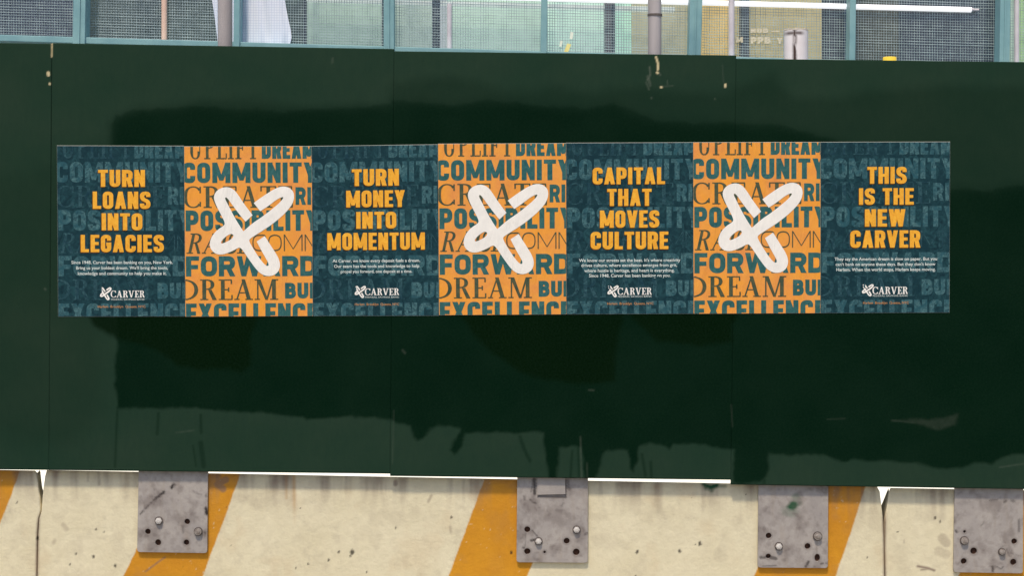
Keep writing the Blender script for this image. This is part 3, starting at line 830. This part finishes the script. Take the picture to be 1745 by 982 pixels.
PW, PH = 217.0, 291.0
def pattern(kind):
    """word pattern shared by both poster designs; returns heavy words and light words"""
    a, b = Text(), Text()
    a.split = b.split = True
    a.line("DREAM", 132, 223, -9, 21.4, t=.25, w=.56, gap=.08)
    a.line("COMMUNITY", -4, 226, 27.6, 62.6, t=.23, w=.6, gap=.09, r=.3)
    a.line("RI", 189, 215.5, 70, 100.3, t=.24, w=.66, gap=.1)
    a.line("POSSIBILITY", 1.5, 229, 109.4, 144.8, t=.24, w=.62, gap=.09, r=.3)
    a.line("FORWARD", 1.5, 224, 187.8, 222.4, t=.25, w=.78, gap=.08, r=.36)
    a.line("BUIL", 170, 237, 233.8, 260.8, t=.26, w=.66, gap=.09)
    a.line("EXCELLENCE", 1, 226, 268.6, 303, t=.24, w=.6, gap=.09)
    b.line("UPLIFT", 7, 127, -16, 21.6, 'serif', t=.15, gap=.1, thin=.05)
    b.line("CREATE", -2, 184, 68, 105, 'serif', t=.15, gap=.08, thin=.05)
    b.line("RAISE", 2, 108, 148.7, 183.2, 'serif', t=.14, gap=.06, shear=.22, thin=.05)
    b.line("COMM", 115, 236, 151, 179.4, t=.075, w=.92, gap=.14, r=.46)
    b.line("DREAM", -10, 158.5, 227.5, 262.6, 'serif', t=.16, gap=.07, thin=.05)
    return a, b

def quad_map(TL, TR, BR, BL):
    f = bilinear(TL, TR, BR, BL)
    return lambda u, v: f(u/PW, v/PH)
def poster_base(quad, label, mat, k):
    y = -.0012 - .0005*k
    TL, TR, BR, BL = quad
    b = P((BL[0]+BR[0])/2, (BL[1]+BR[1])/2, y)
    r = empty("poster", b, label, "poster", "posters pasted in a row on the hoarding")
    fm = quad_map(*quad)
    pm = MB(); e = .25
    pm.slab([fm(u, v) for u, v in ((0,-e),(PW,-e),(PW,PH),(0,PH))], y, -.0003)
    pm.build("paper", M_PAPER, r)
    n1, n2 = 12, 16
    v, f = [], []
    for j in range(n2+1):
        for i in range(n1+1):
            X, Y = fm(.1+(PW-.2)*i/n1, .3+(PH-.5)*j/n2)
            v.append(P(X, Y, y-.0003))
    for j in range(n2):
        for i in range(n1):
            a = j*(n1+1)+i
            f.append((a+n1+1, a+n1+2, a+1, a))
    link_mesh("print", v, f, mat, r)
    return r, fm, y
CLIP = (.2, .4, PW-.2, PH-.3)
def orange_poster(quad, label, k, crease=None):
    r, fm, y = poster_base(quad, label, M_ORANGE, k)
    a, b = pattern('o')
    a.build_lines("heavy_word", M_SLATE, r, fm, y-.0006, CLIP)
    b.build_lines("light_word", M_DARKL, r, fm, y-.0009, CLIP)
    m = Text(); mark(m, 41.9, 68.8, 186.7, 222.6)
    m.build("logo_mark", M_WHITE, r, fm, y-.0013)
    if crease is not None:      # the sheet bulges where it bridges the joint between two boards
        for ch in list(r.children):
            off = root_of(ch.parent)
            if ch.name.startswith("paper"): continue
            bm = bmesh.new(); bm.from_mesh(ch.data)
            for d in (-3, -1.2, 0, 1.2, 3):
                bmesh.ops.bisect_plane(bm, geom=bm.verts[:]+bm.edges[:]+bm.faces[:], plane_co=(P(crease+d, 0, 0)[0]-off[0], 0, 0), plane_no=(1, 0, 0))
            for v in bm.verts:
                d = abs((v.co.x+off[0]) - P(crease, 0, 0)[0])*PPM
                v.co.y -= .0013*max(0, 1-d/3.0)
            bm.to_mesh(ch.data); bm.free()
def teal_poster(quad, label, k, head, body, logo):
    r, fm, y = poster_base(quad, label, M_TEAL, k)
    ox, oy = quad[0]
    a, b = pattern('t')
    a.build_lines("heavy_word", M_TEALW, r, fm, y-.0006, CLIP)
    b.build_lines("light_word", M_TEALT, r, fm, y-.0009, CLIP)
    h, hs = Text(), Text()
    for txt, x0, x1, y0, y1 in head:
        for T_, dx, dy in ((h, 0, 0), (hs, -1.0, 1.3)):
            T_.line(txt, x0-ox, x1-ox, y0-oy, y1-oy, t=.205, w=.5, gap=.08, r=.2, dx=dx, dy=dy)
    hl = h.build_lines("headline_word", M_HEAD, r, fm, y-.0016)
    hs.build_lines("printed_edge", M_HEADS, hl, fm, y-.0012)
    t = Text()
    for txt, x0, x1, y0, y1 in body: t.font(txt, x0-ox, x1-ox, y0-oy, y1-oy, .014)
    t.build_lines("body_line", M_SMALL, r, fm, y-.0012)
    (mx0, my0, mx1, my1), (tx0, ty0, tx1, ty1), fy, (gx0, gx1, gy) = logo
    m = Text()
    mark(m, mx0-ox, my0-oy, mx1-ox, my1-oy)
    m.build("logo_mark", M_WHITE, r, fm, y-.0012)
    l = Text(); l.line("CARVER", tx0-ox, tx1-ox, ty0-oy, ty1-oy, 'serif', t=.17, gap=.06, thin=.07)
    l.build("logo_lettering", M_WHITE, r, fm, y-.0012)
    s = Text(); s.font("FEDERAL SAVINGS BANK", tx0+.8-ox, tx1-ox, fy-2.6-oy, fy-oy, .0)
    s.build("logo_caption", M_SMALL, r, fm, y-.0012)
    g = Text(); g.font("Harlem  Brooklyn  Queens, NYC", gx0-ox, gx1-ox, gy-4-oy, gy-oy, .01)
    g.build("tagline", M_TAGL, r, fm, y-.0012)

Q = [((97,248),(313.6,248.5),(315.6,539.5),(99,540)), ((313.9,249.5),(531,249),(533,539),(316,540)), ((531.3,249),(746,246),(748,538.5),(533.3,539)),
     ((746.5,245),(964.6,244),(965,536),(748.3,537.5)), ((965,243.5),(1181,242.5),(1181.4,535),(965.4,536)), ((1181.4,242.5),(1398.2,242),(1398,534),(1182,535)),
     ((1398.6,242),(1619,241.5),(1618,533),(1398.4,534))]
teal_poster(Q[0], "dark teal poster headed TURN LOANS INTO LEGACIES", 0,
    [("TURN",167,247,289,318),("LOANS",157.5,256,326,355.5),("INTO",172.5,242,363,392),("LEGACIES",136.5,278.5,399.7,429.3)],
    [("Since 1948, Carver has been banking on you, New York.",120.3,293.4,444,449.2),("Bring us your boldest dream. We'll bring the tools,",128.3,285,453.4,458.6),
     ("knowledge and community to help you make it.",131.2,282.5,462.8,468)],
    ((168.6,489,188.6,511.2),(187,494.8,245,506.6),511.2,(165,246.4,524)))
orange_poster(Q[1], "orange word poster with white loop mark, between the LEGACIES and MOMENTUM posters", 1)
teal_poster(Q[2], "dark teal poster headed TURN MONEY INTO MOMENTUM", 0,
    [("TURN",600,681,289.3,318),("MONEY",590,691,325.8,354.5),("INTO",607,676,362.3,391),("MOMENTUM",557,725,398,427.3)],
    [("At Carver, we know every deposit fuels a dream.",565.8,716.5,443,448.2),("Our team has the tools and knowledge to help",568.2,715,452.3,457.4),
     ("propel you forward, one deposit at a time.",579.7,702.7,461.4,466.4)],
    ((603.4,488.6,623,509.4),(621,493,680,504.6),509.2,(603.6,680,522)))
orange_poster(Q[3], "orange word poster with white loop mark, between the MOMENTUM and CULTURE posters", 1)
teal_poster(Q[4], "dark teal poster headed CAPITAL THAT MOVES CULTURE", 0,
    [("CAPITAL",1010,1134,285.4,314),("THAT",1035,1111,321.8,350.8),("MOVES",1022.5,1124,358.4,387.8),("CULTURE",1006.5,1139.5,394.6,424.4)],
    [("We know our streets set the beat. It's where creativity",986.5,1160,440.4,445.6),("drives culture, where excellence emerges from grit,",990.5,1154.4,448.8,454),
     ("where hustle is heritage, and heart is everything.",995.6,1150,457.8,463),("Since 1948, Carver has been banking on you.",1003.6,1143,466.4,471.6)],
    ((1035,485.6,1054.4,506),(1052.4,489.8,1111,501.8),506,(1035,1114,518.6)))
orange_poster(Q[5], "orange word poster with white loop mark and a vertical crease, right of the CULTURE poster", 1, 1254)
teal_poster(Q[6], "dark teal poster at the right end of the row, headed THIS IS THE NEW", 0,
    [("THIS",1477,1543,284.3,313),("IS THE",1463,1555,320.6,348.8),("NEW",1473,1541,356.4,386),("CARVER",1448.5,1566,392.4,422)],
    [("They say the American dream is slow on paper. But you",1422,1594.5,438.4,443.6),("can't bank on anyone these days. But they don't know",1423.8,1591.6,447.4,452.6),
     ("Harlem. When the world stops, Harlem keeps moving.",1425,1592,456.4,461.6)],
    ((1468,484,1488,504.8),(1485.8,488.6,1545.4,501),505.2,(1470,1547,517.8)))

# ------------------------------------------------------------------ shop front behind the hoarding
YM = .80                      # front of the teal frame
FY = lambda x: 58.5 + .0304*x # top of the bottom rail, in pixels
shop = empty("shop_front", (0, YM, 0), "teal-framed shop front with wire mesh bays behind the hoarding", "shop front")
TOP = -560
mull = [(-140,-120,-122),(124.6,145.7,-2),(398,408.5,-1),(653.5,671.5,0),(922,932.6,-2),(1175,1196,-3),(1448,1458.4,-2),(1704,1721.6,-2),(1968,1988,-2)]
mull[0] = (-140, -120, -2)
for x0, x1, lean in mull:
    b = MB()
    d = x1-x0
    b.slab([(x0-lean*5,TOP),(x1-lean*5,TOP),(x1+lean*.6,FY(x1)+14),(x0+lean*.6,FY(x0)+14)], YM, YM+.09)
    mo = b.build("mullion", M_TEALFRAME, shop, bevel=.003)
    if d > 16:
        g = MB(); xm = (x0+x1)/2
        g.slab([(xm-1-lean*5,TOP),(xm+1.2-lean*5,TOP),(xm+1.2+lean*.6,FY(xm)+13),(xm-1+lean*.6,FY(xm)+13)], YM-.006, YM-.0005)
        g.build("glazing_bead", M_TEALFRAME, mo)
b = MB(); b.slab([(-700,FY(-700)),(2500,FY(2500)),(2500,FY(2500)+11),(-700,FY(-700)+11)], YM+.012, YM+.085); b.build("bottom_rail", M_TEALFRAME, shop, bevel=.003)
b = MB(); b.slab([(-700,TOP-30),(2500,TOP-30),(2500,TOP),(-700,TOP)], YM, YM+.09); b.build("top_rail", M_TEALFRAME, shop)
# wire mesh, one screen per bay: every wire is modelled
def mesh_bay(x0, x1, seed):
    rs = np.random.RandomState(seed); b = MB(); y = YM+.11
    s = PPM*D/(D+y)
    w = .74/2
    x = x0
    yb = FY((x0+x1)/2)+12
    ytop = -150
    while x < x1:
        ww = w*rs.uniform(.55, 1.35); j = rs.uniform(-.9, .9)
        a = [P(x-ww+j, ytop, y), P(x+ww+j, ytop, y), P(x+ww, yb, y), P(x-ww, yb, y)]
        b.add(a + [(p[0], y+.0015, p[2]) for p in a], [(3,2,1,0),(0,4,7,3),(1,2,6,5)])
        x += 4.35
    v = ytop
    while v < yb:
        ww = w*rs.uniform(.55, 1.35); j = rs.uniform(-.6, .6); sl = .0304*(x1-x0)
        a = [P(x0, v-ww-sl/2, y-.003), P(x1, v-ww+sl/2+j, y-.003), P(x1, v+ww+sl/2+j, y-.003), P(x0, v+ww-sl/2, y-.003)]
        b.add(a + [(p[0], y-.0015, p[2]) for p in a], [(3,2,1,0),(0,1,5,4),(3,7,6,2)])
        v += 4.6
    b.build("wire_screen", M_NET, shop)
for i in range(len(mull)-1):
    mesh_bay(mull[i][1], mull[i+1][0], i)
# what fills the bays, board by board: (x0, x1, colour pair, depth)
def SAGE(a, b, c):
    m = simple("glowing_board", lin(a, b, c), lin(a-12, b-12, c-12), 5, .5, .2)
    bs = m.node_tree.nodes["Principled BSDF"]      # glow added to brighten the boards and trim
    m.node_tree.links.new(bs.inputs["Base Color"].links[0].from_socket, bs.inputs["Emission Color"])
    bs.inputs["Emission Strength"].default_value = .5
    return m
_SAGE = lambda a, b, c: simple("board_paint", lin(a, b, c), lin(a-12, b-12, c-12), 5, .5, .2)
fills = [(-420,-130,M_VOID,.5),(-130,135,M_VOID,.5),(135,518,M_VOID2,.5),
         (518,662,SAGE(158,180,168),.2),(662,736,SAGE(166,184,174),.2),(749,761,SAGE(178,182,186),.22),(761,927,SAGE(176,200,186),.2),
         (927,1032,SAGE(194,222,208),.2),(1048,1076,SAGE(192,232,212),.2),(1076,1183,SAGE(172,168,140),.21),
         (1183,1246,SAGE(222,192,124),.2),(1246,1400,SAGE(180,168,126),.22),(1400,1453,M_VOID,.45),(1453,1531,simple("olive_board", lin(98,100,90), lin(82,84,76), 5, .7, .2),.3),
         (1531,1712,M_VOID,.5),(1712,1737,SAGE(176,196,178),.22),(1737,1990,SAGE(158,190,136),.22),(1990,2300,M_VOID,.5)]
for x0, x1, m, dy in fills:
    b = MB(); y = YM+.12+dy
    k = (D+y)/(D+YM)
    b.slab([(x0,TOP),(x1,TOP),(x1,FY(x1)+60),(x0,FY(x0)+60)], y, y+.03)
    b.build("infill_board", m, shop)
for x0, x1, m in [(736,749,M_VOID),(1031,1042,simple("grey_upright_paint", lin(122,112,124), lin(104,96,108), 9, .6, .2)),(1043,1048,M_VOID),
                  (1263,1277,simple("slate_upright_paint", lin(92,104,120), lin(78,88,104), 9, .6, .2)),(1443.5,1448,simple("blue_strip_paint", lin(52,92,150), lin(40,76,130), 9, .6, .2)),
                  (517,520,M_VOID),(650.5,653,M_VOID)]:  # last strip is a shadow line, built as a dark strip
    b = MB(); b.slab([(x0,TOP),(x1,TOP),(x1,FY(x1)+40),(x0,FY(x0)+40)], YM+.16, YM+.24); b.build("upright", m, shop)
# head trim just below the top of the picture
b = MB(); b.slab([(520,-1),(1150,17),(1150,11.5),(520,-4)][::-1], YM+.2, YM+.27)
b.build("board_trim", SAGE(206,212,208), shop)
# glass behind the mesh
n = N("window_glass")
tr = n.n("BsdfTransparent"); gl = n.n("BsdfGlossy"); gl.inputs["Roughness"].default_value = .03
mx = n.n("MixShader"); mx.inputs[0].default_value = .06
n.l(tr.outputs[0], mx.inputs[1]); n.l(gl.outputs[0], mx.inputs[2])
n.l(mx.outputs[0], n.t.nodes["Material Output"].inputs[0])
for i in range(len(mull)-1):
    b = MB(); x0, x1 = mull[i][1]+.5, mull[i+1][0]-.5
    b.slab([(x0,TOP+2),(x1,TOP+2),(x1,FY(x1)+11),(x0,FY(x0)+11)], YM+.125, YM+.129); b.build("pane", n.m, shop)
# glowing panel added low down: its light shows through the joints and under the panels
n = N("added_glow"); f = n.noise(3)
n.l(n.mix(f, (1, .92, .76, 1), (.95, .93, .9, 1)), n.b.inputs["Emission Color"]); n.b.inputs["Emission Strength"].default_value = .75
M_LIT = n.done(lin(230, 228, 220), .5, .2)
b = MB(); b.box(-6.2, 6.2, YM+.2, YM+.24, .25, 1.25); b.build("added_glow_panel", M_LIT, shop)
b = MB(); b.box(-6.2, 6.2, YM+.1, YM+.9, 1.262, 2.21); b.build("spandrel_panel", M_TEALFRAME, shop)
b = MB(); b.box(-6.2, 6.2, YM+.02, YM+.3, 0, .245); b.build("base_wall", M_CONC, shop)
# painted writing on the tan board's glass
t = Text()
idm = lambda u, v: (u, v)
t.line("NOB", 1279, 1309, 48, 55.5, t=.26, w=.6); t.line("I", 1315, 1329, 52, 54, t=1.0)
t.line("M", 1253.5, 1266, 62.5, 72, t=.24, w=.6); t.line("PPB", 1279, 1313, 62.5, 74, t=.26, w=.6); t.line("Y", 1324, 1333, 64, 74, t=.26, w=.6)
t.build("window_lettering", simple("white_lettering", lin(232,224,204), lin(196,184,156), 160, .6, .2), shop, idm, YM+.1)

def vpipe(name, label, cat, x, w, y, mat, ytop, ybot, group=None, lean=0.0, extra=None):
    s = PPM*D/(D+y)
    a, b_ = P(x, ybot, y), P(x+lean, ytop, y)
    zb = 0 if ybot > 900 else a[2]
    r = empty(name, (a[0], y, zb), label, cat, group)
    b = MB(); b.tube((a[0], y, zb), b_, w/2/s, 24); b.build("tube", mat, r, smooth=False)
    smooth_sides(r.children[0])
    if extra: extra(r, s, a, b_)
    return r
GP = "vertical poles behind the hoarding"
def clampring(px_y):
    def f(r, s, a, b_):
        z = ZC-(px_y-491)/s
        m = MB(); R = 12.6/s
        m.tube((a[0]+.001, r.location[1], z-.004), (a[0]+.001, r.location[1], z+.004), R, 24); m.build("coupler", M_WASHER, r)
    return f
vpipe("scaffold_pole", "thick grey scaffold pole in front of the white sheet", "pole", 383.5, 25, .09, M_GALV, TOP, 770, GP)
vpipe("scaffold_pole", "thick grey scaffold pole with a thin dark coupler, between mint and tan boards", "pole", 1115.5, 23, .09, M_GALV, TOP, 780, GP, extra=clampring(25.5))
vpipe("thin_pole", "thin pinkish pole standing before the dark mesh bay, left of the white sheet", "pole", 280, 10, YM+.1, M_PPOLE, TOP, 67.5, GP)
vpipe("thin_pole", "thin white pole beside the dark upright, left of the wide mint board", "pole", 765.8, 8.6, YM+.1, M_WPOLE, 6, FY(766)+3, GP)
vpipe("thin_pole", "thin white pole along the right edge of the yellow board, crossing the white tube", "pole", 1246.5, 10.4, YM+.06, M_WPOLE, TOP, 110, GP)
vpipe("thin_pole", "thin pinkish-white pole at the right edge beside the green board", "pole", 1732.4, 9, YM+.06, M_WPOLE, TOP, 125, GP, extra=None)
# short capped post on top of the plate with the green splash
n = N("stained_post"); f = n.noise(26, detail=6, lo=.45, hi=.6, scale=(1, 1, .25))
sep = n.n("SeparateXYZ"); gm = n.n("NewGeometry"); n.l(gm.outputs["Position"], sep.inputs[0])
xc = P(1353.5, 0, .33)[0]
dx = n.math('ABSOLUTE', n.math('SUBTRACT', sep.outputs[0], xc), 0)
mr = n.n("MapRange"); mr.inputs[1].default_value = .012; mr.inputs[2].default_value = .002; n.l(dx, mr.inputs[0])
dz = n.math('ABSOLUTE', n.math('SUBTRACT', sep.outputs[2], P(1356, 57, .34)[2]), 0)
mz = n.n("MapRange"); mz.inputs[1].default_value = .011; mz.inputs[2].default_value = .002; n.l(dz, mz.inputs[0])
mw = n.n("MapRange"); mw.inputs[1].default_value = .042; mw.inputs[2].default_value = .022; n.l(dx, mw.inputs[0])
mouth = n.math('MULTIPLY', mz.outputs[0], mw.outputs[0])
M_POST = n.done(n.mix(n.math('MAXIMUM', n.math('MULTIPLY', mr.outputs[0], n.noise(40, detail=6, lo=.36, hi=.5, scale=(1, 1, .3))), n.math('MULTIPLY', mouth, .85)), n.mix(n.noise(12), lin(250,244,246), lin(236,224,224)), lin(64,42,34)), .5, .3)
ys = .36; s = PPM*D/(D+ys)
a, t_ = P(1356.5, 900, ys), P(1356.5, 53, ys)
r = empty("short_post", (a[0], ys, .0), "short white post with a rust streak and ragged rim, rising above the panels", "post")
b = MB(); b.tube((a[0], ys, 0), (a[0], ys, t_[2]), 20.5/s, 28); po = b.build("post_tube", M_POST, r)
smooth_sides(po)
b = MB()
for k in range(28):
    an, an2 = 2*math.pi*k/28, 2*math.pi*(k+1)/28
    h = .004+.004*math.sin(k*2.3)**2
    pts = [(a[0]+R*math.cos(q)/s, ys+R*math.sin(q)/s) for q in (an, an2) for R in (20.6, 17)]
    lo = t_[2]+.0005
    b.add([(x, y, lo) for x, y in pts] + [(x, y, lo+h) for x, y in pts], [(0,2,6,4),(1,5,7,3),(4,6,7,5),(0,4,5,1),(2,3,7,6)])
b.build("ragged_rim", simple("rim_mortar", lin(226,216,200), lin(196,184,170), 50, .8, .2), r)

# white sheet hanging behind the mesh
verts, faces = [], []
NU, NV = 30, 26
Lx = lambda v: np.interp(v, [-200,-20,0,30,72], [336,358,361.5,366,371])
Rx = lambda v: np.interp(v, [-200,-20,0,26,44,60,74], [440,478,485.5,490,494,497.5,494.5])
for back in (0, .004):
    for j in range(NV+1):
        v = -200 + (FY(430)+2+200)*j/NV
        for i in range(NU+1):
            u = i/NU; x = Lx(v)+(Rx(v)-Lx(v))*u
            y = YM+.094 + .005*math.sin(u*19+j*.08) + .003*math.sin(u*41+1+j*.2) + back*.4
            verts.append(P(x, v, y))
n1 = (NU+1)*(NV+1)
for b0 in (0, n1):
    for j in range(NV):
        for i in range(NU):
            q = b0+j*(NU+1)+i
            faces.append((q+NU+1, q+NU+2, q+1, q) if b0 == 0 else (q, q+1, q+NU+2, q+NU+1))
ring = [i for i in range(NU+1)] + [j*(NU+1)+NU for j in range(1, NV+1)] + [NV*(NU+1)+i for i in range(NU-1, -1, -1)] + [j*(NU+1) for j in range(NV-1, 0, -1)]
for k in range(len(ring)):
    p, q = ring[k], ring[(k+1) % len(ring)]
    faces.append((p, q, q+n1, p+n1))
n_rim = len(ring)
base = P(430, 74, YM+.094)
sh = link_mesh("hanging_sheet", [tuple(np.array(p)-np.array(base)) for p in verts], faces, M_TARP, None, True)
sh.location = base
for p in list(sh.data.polygons)[-n_rim:]: p.use_smooth = False
rk = {tuple(sorted(k)) for p in list(sh.data.polygons)[-n_rim:] for k in p.edge_keys}
for e in sh.data.edges:
    if tuple(sorted(e.vertices)) in rk: e.use_edge_sharp = True
tag(sh, "white plastic sheet hanging behind the wire mesh", "plastic sheet")

# long white tube across the right half, ending in a narrow tip
n = N("lamp_tube"); n.b.inputs["Emission Color"].default_value = (1, .97, .98, 1); n.b.inputs["Emission Strength"].default_value = .55
M_TUBE = n.done(n.mix(n.noise(9), lin(240, 238, 244), lin(228, 226, 236)), .35, .4)
yt = YM+.095
TY = lambda x: 16.2 - .0262*(1655-x)
r = empty("tube_lamp", P(1100, TY(1100), yt), "long white tube lamp running across behind the frame, ending in a thin tip", "lamp")
s = PPM*D/(D+yt)
b = MB(); b.tube(P(540, TY(540), yt), P(1655, TY(1655), yt), 4.5/s, 18); o = b.build("lamp_tube", M_TUBE, r)
smooth_sides(o)
b = MB(); b.tube(P(1655.2, TY(1655), yt), P(1660, TY(1660), yt), 4.0/s, 16, 2.6/s); b.tube(P(1660.2, TY(1660), yt), P(1668, TY(1668), yt), 2.3/s, 14); b.build("end_tip", M_WPOLE, r)

# yellow lamp and small bits seen just over the edge of the hoarding
n = N("yellow_lamp_glow"); n.b.inputs["Emission Color"].default_value = (1, .72, .08, 1); n.b.inputs["Emission Strength"].default_value = .3
M_YEL = n.done(lin(236, 196, 64), .4, .4)
r = empty("warning_lamp", P(1516, 140, YM-.1), "yellow lamp showing over the hoarding's top edge near the right", "lamp")
b = MB(); y = YM-.1; c = P(1516, 97, y); s = PPM*D/(D+y)
b.tube((c[0], y, c[2]-.05), (c[0], y, c[2]), 11.5/s, 20); o = b.build("lens", M_YEL, r, bevel=.002)
b = MB(); b.tube((c[0], y, c[2]-.12), (c[0], y, c[2]-.051), 9/s, 20); b.build("lamp_base", M_WASHER, r)
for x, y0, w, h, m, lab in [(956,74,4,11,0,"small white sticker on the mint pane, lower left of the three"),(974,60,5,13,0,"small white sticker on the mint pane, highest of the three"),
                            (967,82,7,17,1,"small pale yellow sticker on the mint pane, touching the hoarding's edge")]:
    yy = YM+.1  # light reflections on the pane, built as small pale flat pieces
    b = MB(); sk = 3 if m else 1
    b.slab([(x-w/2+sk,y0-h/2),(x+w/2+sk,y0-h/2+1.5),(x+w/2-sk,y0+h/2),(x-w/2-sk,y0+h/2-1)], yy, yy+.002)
    mm = simple("reflection_yellow", lin(250,236,170), lin(240,214,120), 30, .6, .2) if m else simple("reflection_white", lin(246,246,230), lin(236,240,226), 30, .6, .2)
    o = b.build("reflection", mm); 
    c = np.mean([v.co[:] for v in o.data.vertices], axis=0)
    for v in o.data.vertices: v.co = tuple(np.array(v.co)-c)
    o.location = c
    tag(o, lab, "reflection", "light reflections built as flat pieces on the mint pane")
